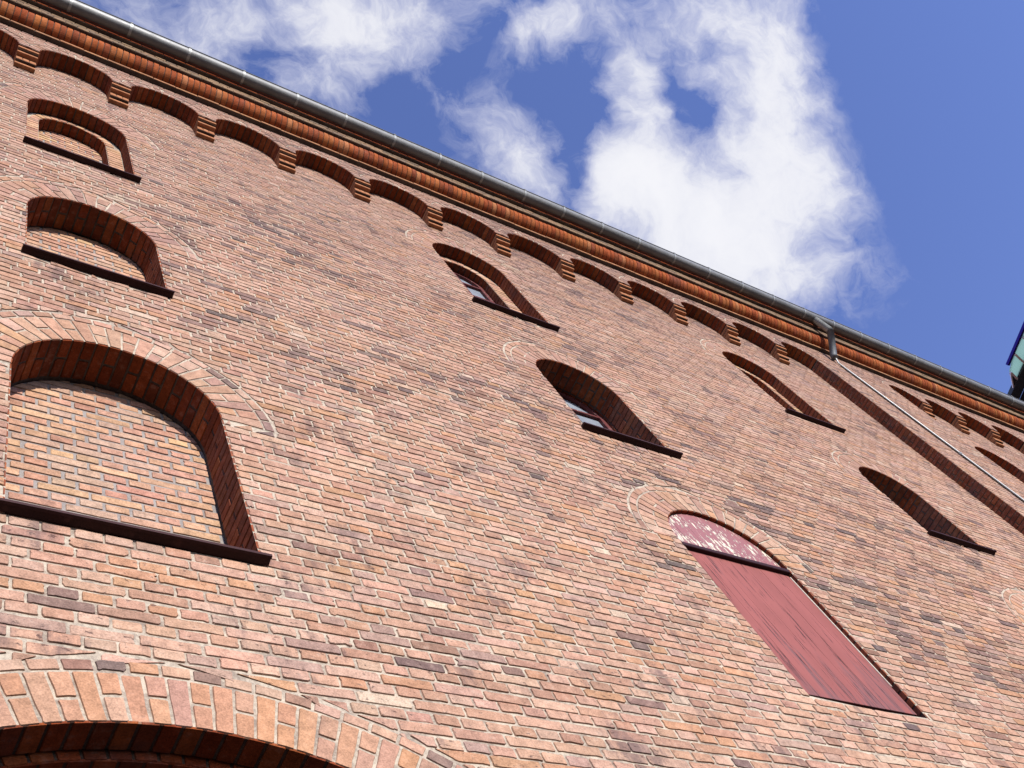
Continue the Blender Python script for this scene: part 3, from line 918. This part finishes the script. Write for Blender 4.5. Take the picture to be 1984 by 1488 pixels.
        prof = [(cx - r, o.zb), (cx + r, o.zb)] + [(cx + r * math.cos(math.pi * k / K), zs + r * math.sin(math.pi * k / K)) for k in range(K + 1)]
        n = len(gp.v)
        gp.v += [(p[0], d + 0.03, p[1]) for p in prof] + [(p[0], d + 0.036, p[1]) for p in prof]
        m = len(prof)
        gp.face(tuple(range(n, n + m))); gp.face(tuple(range(n + 2 * m - 1, n + m - 1, -1)))
        gp.build('glass_pane', wob)
        fr = MB([M_FRAME])
        for xx in (cx - r + 0.025, cx, cx + r - 0.025):
            hgt = zs + math.sqrt(max(0.0, r * r - (xx - cx) ** 2)) - 0.02
            fr.bevbox(xx - 0.022, xx + 0.022, d - 0.004, d + 0.028, o.zb, hgt, 0.004)
        zz = o.zb + 0.42
        while zz < zs + 0.1:
            fr.bevbox(cx - r, cx + r, d - 0.001, d + 0.026, zz - 0.014, zz + 0.014, 0.003)
            zz += 0.36
        # curved head of the frame
        for k in range(K):
            t0, t1 = math.pi * k / K, math.pi * (k + 1) / K
            q = lambda rr, t, yy: (cx + rr * math.cos(t), yy, zs + rr * math.sin(t))
            for (ya, yb) in ((d - 0.003, d + 0.027),):
                fr.quad(q(r - 0.045, t0, ya), q(r, t0, ya), q(r, t1, ya), q(r - 0.045, t1, ya))
                fr.quad(q(r - 0.045, t0, ya), q(r - 0.045, t1, ya), q(r - 0.045, t1, yb), q(r - 0.045, t0, yb))
        fr.build('window_frame', wob)
    elif o.kind == 'hatch':
        W = o.R
        zt0, zt1 = 5.283 + EYE, 5.323 + EYE               # transom
        yd = 0.034
        # boards
        bd = MB([M_BOARD])
        nb = 7
        zbot = o.zb + 0.076
        for k in range(nb):
            xa = o.cx - W + 0.012 + (2 * W - 0.024) * k / nb; xb = o.cx - W + 0.012 + (2 * W - 0.024) * (k + 1) / nb
            bd.bevbox(xa + 0.0006, xb - 0.0006, yd + 0.0015 * rng.random(), yd + 0.04, zbot, zt0 + 0.01, 0.0016)
        dobj = bd.build('board_leaf', wob)
        # lunette: a thick panel cut to the arch
        lp = MB([M_PEEL])
        nl = 7
        rr = W - 0.004
        for k in range(nl):
            xa = -rr + 2 * rr * k / nl + 0.0008; xb = -rr + 2 * rr * (k + 1) / nl - 0.0008
            pr = [(xa, zt1 - 0.01), (xb, zt1 - 0.01)]
            for j in range(7):
                xx = xb + (xa - xb) * j / 6
                pr.append((xx, max(zt1 - 0.005, o.zs + math.sqrt(max(0, rr * rr - xx * xx)))))
            y_ = yd - 0.003 + 0.002 * rng.random()
            n = len(lp.v); m = len(pr)
            lp.v += [(o.cx + p[0], y_, p[1]) for p in pr] + [(o.cx + p[0], y_ + 0.035, p[1]) for p in pr]
            lp.face(tuple(range(n, n + m)))
            for i in range(m):
                j = (i + 1) % m
                lp.face((n + i, n + j, n + m + j, n + m + i))
        lp.build('lunette_panel', wob, 'arched top panel with red paint peeling to cream')
        tr = MB([M_TRANSOM])
        tr.bevbox(o.cx - W + 0.002, o.cx + W - 0.002, yd - 0.03, yd + 0.03, zt0, zt1, 0.004)
        tr.build('transom', wob)
        st = MB([M_RAW])
        st.bevbox(o.cx + W - 0.0115, o.cx + W - 0.0005, yd - 0.004, yd + 0.03, zbot + 0.25, zt0 - 0.02, 0.002)
        st.build('frame_strip', wob)
        st = MB([M_RAW])
        st.bevbox(o.cx - W + 0.0005, o.cx - W + 0.0115, yd + 0.006, yd + 0.03, zbot, zt0 - 0.02, 0.002)
        st.build('frame_strip', wob)
        bs = MB([M_DARKWOOD])
        bs.box(o.cx - W - 0.02, o.cx + W + 0.02, 0.10, 0.13, o.zb - 0.1, o.zs + W + 0.02)
        bs.build('backing_board', wob)

# ------------------------------------------------------------------ pilasters
for (pa, pb) in PILS:
    pm = MB([M_BRICK, M_MORTAR, M_MORTAR4])
    top = 11.955 + EYE
    nf = (lambda x, z: 8) if pa > 0 else (lambda x, z: 4)
    brick_rows(pm, pa, pb, 0.0, top, -PF, lambda z: [], wall_col, nf=nf, phase=0.05)
    pm.quad((pa + MD, -PF + MD, 0), (pb - MD, -PF + MD, 0), (pb - MD, -PF + MD, top), (pa + MD, -PF + MD, top), 1)
    reveal(pm, pa, -1, 0.0, top, -PF, PF + MD - 0.001, jamb_shade_col, n=8)
    reveal(pm, pb, 1, 0.0, top, -PF, PF + MD - 0.001, wall_col, n=4)
    pm.build('pilaster', building, 'broad brick pilaster behind the downpipe' if pa > 0 else None)

# ------------------------------------------------------------------ arcaded frieze on corbels
CW = 0.19
corb = [-0.37, 0.517, 1.397, 2.276, 3.166, 4.05, 4.97, 5.895, 6.83, 7.73, 8.63, 9.55, 10.46]
corb2 = [13.52, 14.32, 15.16, 16.02, 16.9, 17.8, 18.7, 19.6, 20.5]
ZSP = 11.965 + EYE
ZF1 = 12.605 + EYE
spans = [(-0.87, corb[0])] + [(a + CW, b) for a, b in zip(corb, corb[1:])] + [(corb[-1] + CW, 11.27)]
spans += [(12.90, corb2[0])] + [(a + CW, b) for a, b in zip(corb2, corb2[1:])]
def fr_ex_for(extra):
    def f(z):
        L = []
        for (a, b) in spans:
            c, r = (a + b) / 2, (b - a) / 2
            zs = ZSP
            k = 0.36 / r if r > 0.36 else 1.0           # wide spans are flatter
            def wf(zz, r=r, k=k):
                t = 1 - ((zz - ZSP) / (r * k + extra)) ** 2
                return (r + extra) * math.sqrt(t) if (t > 0 and zz > ZSP - 0.2) else (r if zz <= ZSP else 0.0)
            L.append((c, wf))
        return L
    return f
fm = MB([M_BRICK, M_MORTAR, M_MORTAR3, M_RUBBED])
fcol = lambda x, z: lerp(wall_col(x, z), (0.21, 0.12, 0.095), 0.25)
brick_rows(fm, -2.6, X1, ZSP - 0.012, ZF1, -PF, fr_ex_for(0.115), fcol, nf=lambda x, z: 8 if x < 9 else 4, zref=ZSP - 0.012)
mortar_rows(fm, -2.6, X1, ZSP - 0.012, ZF1, -PF + MD, fr_ex_for(0.008), 1)
for (a, b) in spans:
    c, r = (a + b) / 2, (b - a) / 2
    k = 0.36 / r if r > 0.36 else 1.0
    Nn = max(5, int(round(math.pi * r / 0.066)))
    E = lambda rr, t: (c + (r + rr) * math.cos(t), ZSP + (r * k + rr) * math.sin(t))
    nn = 8 if c < 8 else 4
    for i in range(Nn):
        t0, t1 = math.pi * i / Nn, math.pi * (i + 1) / Nn
        tm = (t0 + t1) / 2
        g = 0.0045 / r
        # face voussoirs
        p = [E(0.002, t0 + g), E(0.105, t0 + g * 0.8), E(0.105, t1 - g * 0.8), E(0.002, t1 - g)]
        fm.brick(*[(q[0], -PF + MD, q[1]) for q in p], (0, -1, 0), fcol(c, ZSP), h=MD, n=nn, rnd=0.004)
        # underside
        q0, q1 = E(MD, t0 + g), E(MD, t1 - g)
        m0, m1 = E(MD, t0), E(MD, t1)
        fm.quad((m0[0], -PF + MD, m0[1]), (m1[0], -PF + MD, m1[1]), (m1[0], 0.006, m1[1]), (m0[0], 0.006, m0[1]), 2)
        fm.quad((m0[0], -PF + MD - 0.0008, m0[1]), (E(0.12, t0)[0], -PF + MD - 0.0008, E(0.12, t0)[1]), (E(0.12, t1)[0], -PF + MD - 0.0008, E(0.12, t1)[1]), (m1[0], -PF + MD - 0.0008, m1[1]), 1)
        nrm = Vector((-math.cos(tm) / r, 0, -math.sin(tm) / (r * k))).normalized()
        fm.brick((q1[0], -PF + 0.004, q1[1]), (q1[0], 0.0, q1[1]), (q0[0], 0.0, q0[1]), (q0[0], -PF + 0.004, q0[1]), tuple(nrm), shade_col(c, ZSP), h=MD, n=nn, mi=3, rnd=0.004)
# undersides of the frieze piers over the corbels
for x in corb + corb2:
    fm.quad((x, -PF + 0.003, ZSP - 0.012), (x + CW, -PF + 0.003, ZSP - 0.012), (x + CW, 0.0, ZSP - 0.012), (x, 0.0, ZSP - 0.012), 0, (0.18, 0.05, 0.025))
fm.build('arcade_frieze', building)

cm = MB([M_RUBBED, M_MORTAR3])
z0 = ZSP - 0.014
oc = lambda: lerp(ocol(0, 0), (0.33, 0.18, 0.10), 0.5)
# courses of one corbel, local x from 0 to CW
cm.bevbox(0.000, CW, -0.155, 0.0, z0 - 0.050, z0 - 0.006, 0.003, 0, oc())
cm.box(0.004, CW - 0.004, -0.140, 0.0, z0 - 0.058, z0, 1)
cm.bevbox(0.002, CW - 0.002, -0.122, 0.0, z0 - 0.098, z0 - 0.058, 0.003, 0, oc())
bw = (CW - 0.004) / 3
for i in range(3):
    cm.bevbox(0.002 + bw * i + 0.002, 0.002 + bw * (i + 1) - 0.002, -0.076, 0.0, z0 - 0.190, z0 - 0.100, 0.004, 0, oc())
cm.box(0.006, CW - 0.006, -0.070, 0.0, z0 - 0.196, z0 - 0.098, 1)
cm.bevbox(0.001, CW - 0.001, -0.045, 0.0, z0 - 0.245, z0 - 0.198, 0.004, 0, oc())
c0 = cm.build('corbel', building)
c0.location = (corb[0], 0, 0)
for x in corb[1:] + corb2:
    c = c0.copy()
    COL.objects.link(c)
    c.parent = building
    c.location = (x, 0, 0)

# ------------------------------------------------------------------ cornice
CX0, CX1 = X0, X1
def course(mb, x0, x1, y0, y1, za, zb_, L, colf, h=0.004, bv=0.004, mi=0, wob=0.002):
    """a projecting course of separate bricks"""
    x = x0 - rng.random() * L
    while x < x1:
        a, b = max(x + 0.003, x0), min(x + L - 0.003, x1)
        if b - a > 0.02:
            j = (rng.random() - 0.5) * 2 * wob
            mb.bevbox(a, b, y0 + j, y1, za + (rng.random() - 0.5) * wob, zb_ + (rng.random() - 0.5) * wob, bv, mi, colf(x, za))
        x += L
ZC = 12.605 + EYE
cor = MB([M_RUBBED, M_MORTAR3])
# fascia of three weathered courses
fcol2 = lambda x, z: jig(pick([((0.150, 0.100, 0.066), 3), ((0.175, 0.110, 0.072), 2), ((0.120, 0.085, 0.065), 2)], 7), 0.12)
zf = 12.80 + EYE
for i in range(3):
    course(cor, CX0, CX1, -0.387 + 0.002 * (i % 2), 0.0, zf + i * 0.069 + 0.004, zf + (i + 1) * 0.069 - 0.004, 0.24 if i % 2 else 0.12, fcol2)
cor.box(CX0, CX1, -0.378, 0.0, zf - 0.002, zf + 0.207, 1)
# last course under the gutter, the gutter's shadow put into its colour
course(cor, CX0, CX1, -0.435, 0.0, zf + 0.213, zf + 0.268, 0.12, shade_col)
cor.box(CX0, CX1, -0.425, 0.0, zf + 0.2072, zf + 0.272, 1)
cobj = cor.build('cornice', building)
st = MB([M_RUBBED, M_MORTAR3])
course(st, CX0, CX1, -0.226, 0.0, ZC + 0.002, ZC + 0.046, 0.24, lambda x, z: lerp(ocol(x, z), (0.30, 0.20, 0.12), 0.5), wob=0.003)
st.box(CX0, CX1, -0.218, 0.0, ZC, ZC + 0.05, 1)
st.build('string_course', cobj)
rl = MB([M_RUBBED, M_MORTAR3])
ry, rz, rr = -0.222, ZC + 0.052 + 0.130, 0.128
x = CX0
K = 10
while x < CX1:
    L = 0.0635 + (rng.random() - 0.5) * 0.004
    r1 = rr + (rng.random() - 0.5) * 0.004
    dy = (rng.random() - 0.5) * 0.005
    col = ocol(x, 0)
    n = len(rl.v)
    prof = []
    for k in range(K + 1):
        t = math.pi + math.pi / 2 * k / K
        prof.append((ry + dy + r1 * math.cos(t), rz + r1 * math.sin(t)))
    prof = [(-0.1, prof[0][1])] + prof + [(-0.1, prof[-1][1])]
    m = len(prof)
    for (xx, sc_) in ((x + 0.002, 0.93), (x + 0.006, 1.0), (x + L - 0.006, 1.0), (x + L - 0.002, 0.93)):
        rl.v += [(xx, -0.1 + (p[0] + 0.1) * (1 - (1 - sc_) * 0.6), rz + (p[1] - rz) * sc_) for p in prof]
    for s_ in range(3):
        for k in range(m - 1):
            a = n + s_ * m + k
            rl.face((a, a + 1, a + m + 1, a + m), 0, col, False)
    rl.face(tuple(n + k for k in range(m)), 0, col)
    rl.face(tuple(n + 3 * m + k for k in range(m - 1, -1, -1)), 0, col)
    x += L
# mortar core of the roll
n = len(rl.v)
prof = [(ry + (rr - 0.009) * math.cos(math.pi + math.pi / 2 * k / K), rz + (rr - 0.009) * math.sin(math.pi + math.pi / 2 * k / K)) for k in range(K + 1)]
rl.v += [(CX0, p[0], p[1]) for p in prof] + [(CX1, p[0], p[1]) for p in prof]
for k in range(K):
    rl.face((n + k, n + k + 1, n + K + 1 + k + 1, n + K + 1 + k), 1)
rl.box(CX0, CX1, -0.20, 0.0, ZC + 0.051, zf - 0.003, 1)
rl.build('roll_moulding', cobj, 'roll of orange moulded bricks set on edge')

# ------------------------------------------------------------------ roof, gutter, downpipe
rf = MB([M_ROOF])
zr = zf + 0.30
rf.quad((X0 - 0.2, -0.46, zr), (X1, -0.46, zr), (X1, 6.0, zr + 4.4), (X0 - 0.2, 6.0, zr + 4.4))
rf.quad((X0 - 0.2, -0.46, zr - 0.03), (X0 - 0.2, 0.3, zr - 0.03), (X1, 0.3, zr - 0.03), (X1, -0.46, zr - 0.03))
rf.quad((X0 - 0.2, -0.46, zr - 0.03), (X1, -0.46, zr - 0.03), (X1, -0.46, zr), (X0 - 0.2, -0.46, zr))
rf.quad((X0 - 0.2, 6.0, zr + 4.4), (X1, 6.0, zr + 4.4), (X1, 12.2, zr), (X0 - 0.2, 12.2, zr))
for xx in (X0 - 0.2, X1):
    rf.v += [(xx, -0.46, zr - 0.03), (xx, 12.2, zr), (xx, 6.0, zr + 4.4)]
    rf.face((len(rf.v) - 3, len(rf.v) - 2, len(rf.v) - 1))
rf.build('roof', building)

GY, GZ, GR = -0.505, 13.135 + EYE, 0.080
gm = MB([M_ZINC])
K = 16
def half_round(mb, x0, x1, R, t=0.0, a0=math.pi, a1=2 * math.pi, K=16, close=False):
    n = len(mb.v)
    for xx in (x0, x1):
        for k in range(K + 1):
            a = a0 + (a1 - a0) * k / K
            mb.v.append((xx, GY + R * math.cos(a), GZ + R * math.sin(a)))
    for k in range(K):
        mb.face((n + k, n + k + 1, n + K + 1 + k + 1, n + K + 1 + k), 0, (1, 1, 1), True)
x = X0 - 0.1
while x < X1:
    xe = min(x + 3.0, X1 + 0.05)
    half_round(gm, x, xe, GR)
    half_round(gm, x, xe, GR - 0.004)
    x = xe
# rolled bead along the front lip
gm.tube([(X0 - 0.1, GY - GR - 0.002, GZ + 0.004), (X1 + 0.05, GY - GR - 0.002, GZ + 0.004)], 0.009, 10)
gobj = gm.build('gutter', building)
bk = MB([M_ZINC2])
K2 = 16
for (w0, w1) in ((-0.014, 0.014),):
    n = len(bk.v)
    for (xx, rad) in ((w0, GR + 0.0015), (w0, GR + 0.006), (w1, GR + 0.006), (w1, GR + 0.0015)):
        for k in range(K2 + 1):
            a = math.pi * 0.97 + math.pi * 1.03 * k / K2
            bk.v.append((xx, GY + rad * math.cos(a), GZ + rad * math.sin(a)))
    for s_ in range(3):
        for k in range(K2):
            a = n + s_ * (K2 + 1) + k
            bk.face((a, a + 1, a + K2 + 2, a + K2 + 1), 0, (1, 1, 1), False)
bk.bevbox(-0.014, 0.014, GY - GR - 0.016, GY - GR + 0.008, GZ - 0.004, GZ + 0.020, 0.003)
b0 = bk.build('gutter_bracket', gobj)
bx = [0.905 + 0.6305 * i for i in range(-5, 31)]
b0.location = (bx[0], 0, 0)
for xx in bx[1:]:
    b = b0.copy(); COL.objects.link(b); b.parent = gobj; b.location = (xx + rng.uniform(-0.012, 0.012), 0, 0)

PX, PY, PR = 11.89, -0.236, 0.050
dp = MB([M_ZINC2])
za, zb_ = 12.36 + EYE, 12.68 + EYE
RC = 0.011
CY = -PF - 0.022
dp.tube([(PX, PY, za + 0.0), (PX, PY + 0.015, za - 0.08), (PX, CY, za - 0.16), (PX, CY, 0.15)], RC, 14)
dobj = dp.build('downpipe', building, 'grey zinc downpipe with a swan neck below the gutter')
strip_mb = MB([M_BLACK])
strip_mb.tube([(PX + 0.026, -PF - 0.012, za - 0.20), (PX + 0.027, -PF - 0.012, 0.15)], 0.012, 8)  # added dark strip, standing in for shade along the pipe
strip_mb.build('pipe_shade_strip', dobj)
el = MB([M_ZINC2])
el.tube([(PX, GY, GZ - GR + 0.02), (PX, GY, zb_ + 0.005)], PR + 0.004, 18)
el.tube([(PX, GY, zb_ + 0.03), (PX, GY + 0.004, zb_ - 0.002)], PR + 0.001, 18)
el.build('outlet_pipe', dobj)
el = MB([M_ZINC3])
el.tube([(PX, GY + 0.002, zb_ + 0.004), (PX, PY, za), (PX, PY + 0.012, za - 0.05)], PR + 0.002, 18)
el.build('offset_pipe', dobj, 'dull dark grey slanting length of the downpipe')
cl = MB([M_ZINC2])
cl.tube([(0, 0, -0.018), (0, 0, 0.018)], RC + 0.006, 18)
cl.box(-0.012, 0.012, RC, 0.026, -0.012, 0.012)
c1 = cl.build('pipe_clamp', dobj)
c1.location = (PX, CY, 11.15)
for zz in (8.9, 6.6, 4.3, 2.0):
    c = c1.copy(); COL.objects.link(c); c.parent = dobj; c.location = (PX, CY, zz)

# ------------------------------------------------------------------ glazed structure beyond the roof
tower = thing('glass_tower', 'modern structure with green glass panels and blue edge beyond the eaves', 'tower', (22.6, 2.0, 0))
HT = 18.0
CAMP = Vector((0, -DCAM, EYE))
def dirpx(px, py):
    return fwd * F + right * (px - 992) - up * (py - 744)
def onz(px, py, h=HT):
    v = dirpx(px, py)
    return CAMP + v * (h / v.z)
A0, A1 = onz(1955, 708), onz(1984, 640)
ed = (A1 - A0).normalized(); ed.z = 0
B0, B1 = onz(1962, 752), onz(1984, 703)
C0, C1 = onz(1970, 779), onz(1984, 747)
toff = tower.location
def ext(p, q, s0, s1):
    e = (q - p).normalized()
    return p - e * s0, q + e * s1
def slab(mats, pts, z0, z1):
    mb = MB(mats)
    n = len(pts)
    mb.v += [(p.x - toff.x, p.y - toff.y, z0) for p in pts] + [(p.x - toff.x, p.y - toff.y, z1) for p in pts]
    mb.face(tuple(range(n - 1, -1, -1))); mb.face(tuple(range(n, 2 * n)))
    for i in range(n):
        j = (i + 1) % n
        mb.face((i, j, n + j, n + i))
    return mb
ZT = HT + EYE
E0, E1 = ext(A0, A1, 0.0, 2.2)
wv = (C0 - A0); wv = wv - ed * wv.dot(ed); wn = wv.normalized()
slab([M_BLUE], [E0 - wn * 0.05, E0 + wn * 0.015, E1 + wn * 0.015, E1 - wn * 0.05], ZT - 0.01, ZT + 0.06).build('edge_beam', tower)
b0_, b1_ = ext(B0, B1, 0.55, 2.2)
# panels between the blue edge and the slate beam
g_pts = [A0 + wn * 0.016, onz(1957, 720), onz(1971, 734), b1_, E1 + wn * 0.016]
cuts = [(onz(1966, 686), onz(1984, 703)), (onz(1981, 655), onz(1999, 672))]
m0a, m0b = onz(1957.5, 721), onz(1971, 734.5)
m1a, m1b = cuts[0][0], B0 + (B1 - B0).normalized() * ((cuts[0][1] - B0).dot((B1 - B0).normalized()))
m2a, m2b = cuts[1][0], b1_ - (b1_ - B0).normalized() * 1.2
far_a, far_b = E1 + wn * 0.016, b1_
for (pa, pb, qb, qa) in ((m0a, m0b, m1b, m1a), (m1a, m1b, m2b, m2a), (m2a, m2b, far_b, far_a)):
    slab([M_GREEN], [pa, pb, qb, qa], ZT + 0.01, ZT + 0.04).build('glass_panel', tower)
for (pa, pb) in ((m0a, m0b), (m1a, m1b), (m2a, m2b)):
    e = (pb - pa).normalized(); nn_ = Vector((-e.y, e.x, 0))
    slab([M_WHITE], [pa - nn_ * 0.022, pb - nn_ * 0.022, pb + nn_ * 0.022, pa + nn_ * 0.022], ZT - 0.03, ZT + 0.008).build('glazing_bar', tower)
w0, w1_ = onz(1957.5, 723), onz(1963, 751)
e = (w1_ - w0).normalized(); nn_ = Vector((-e.y, e.x, 0))
slab([M_WHITE], [w0 - nn_ * 0.016, w1_ - nn_ * 0.016, w1_ + nn_ * 0.016, w0 + nn_ * 0.016], ZT - 0.02, ZT + 0.01).build('stay_rod', tower)
slab([M_STEEL], [m0a + ed * -0.02, m0b, w1_ + wn * 0.05, w1_], ZT + 0.012, ZT + 0.03).build('corner_plate', tower)
c0_, c1_ = ext(C0, C1, 0.9, 2.2)
slab([M_STEEL], [b0_, c0_, c1_, b1_], ZT - 0.035, ZT + 0.07).build('slate_beam', tower)
slab([M_BLACK], [c0_ + wn * 0.002, c0_ + wn * 4.0, c1_ + wn * 4.0, c1_ + wn * 0.002], 0.0, ZT - 0.04).build('dark_core', tower)

# ------------------------------------------------------------------ ground
gr = MB([M_GROUND])
gr.quad((-900, -900, 0), (900, -900, 0), (900, 900, 0), (-900, 900, 0))
go = gr.build('ground')
go['kind'] = 'structure'
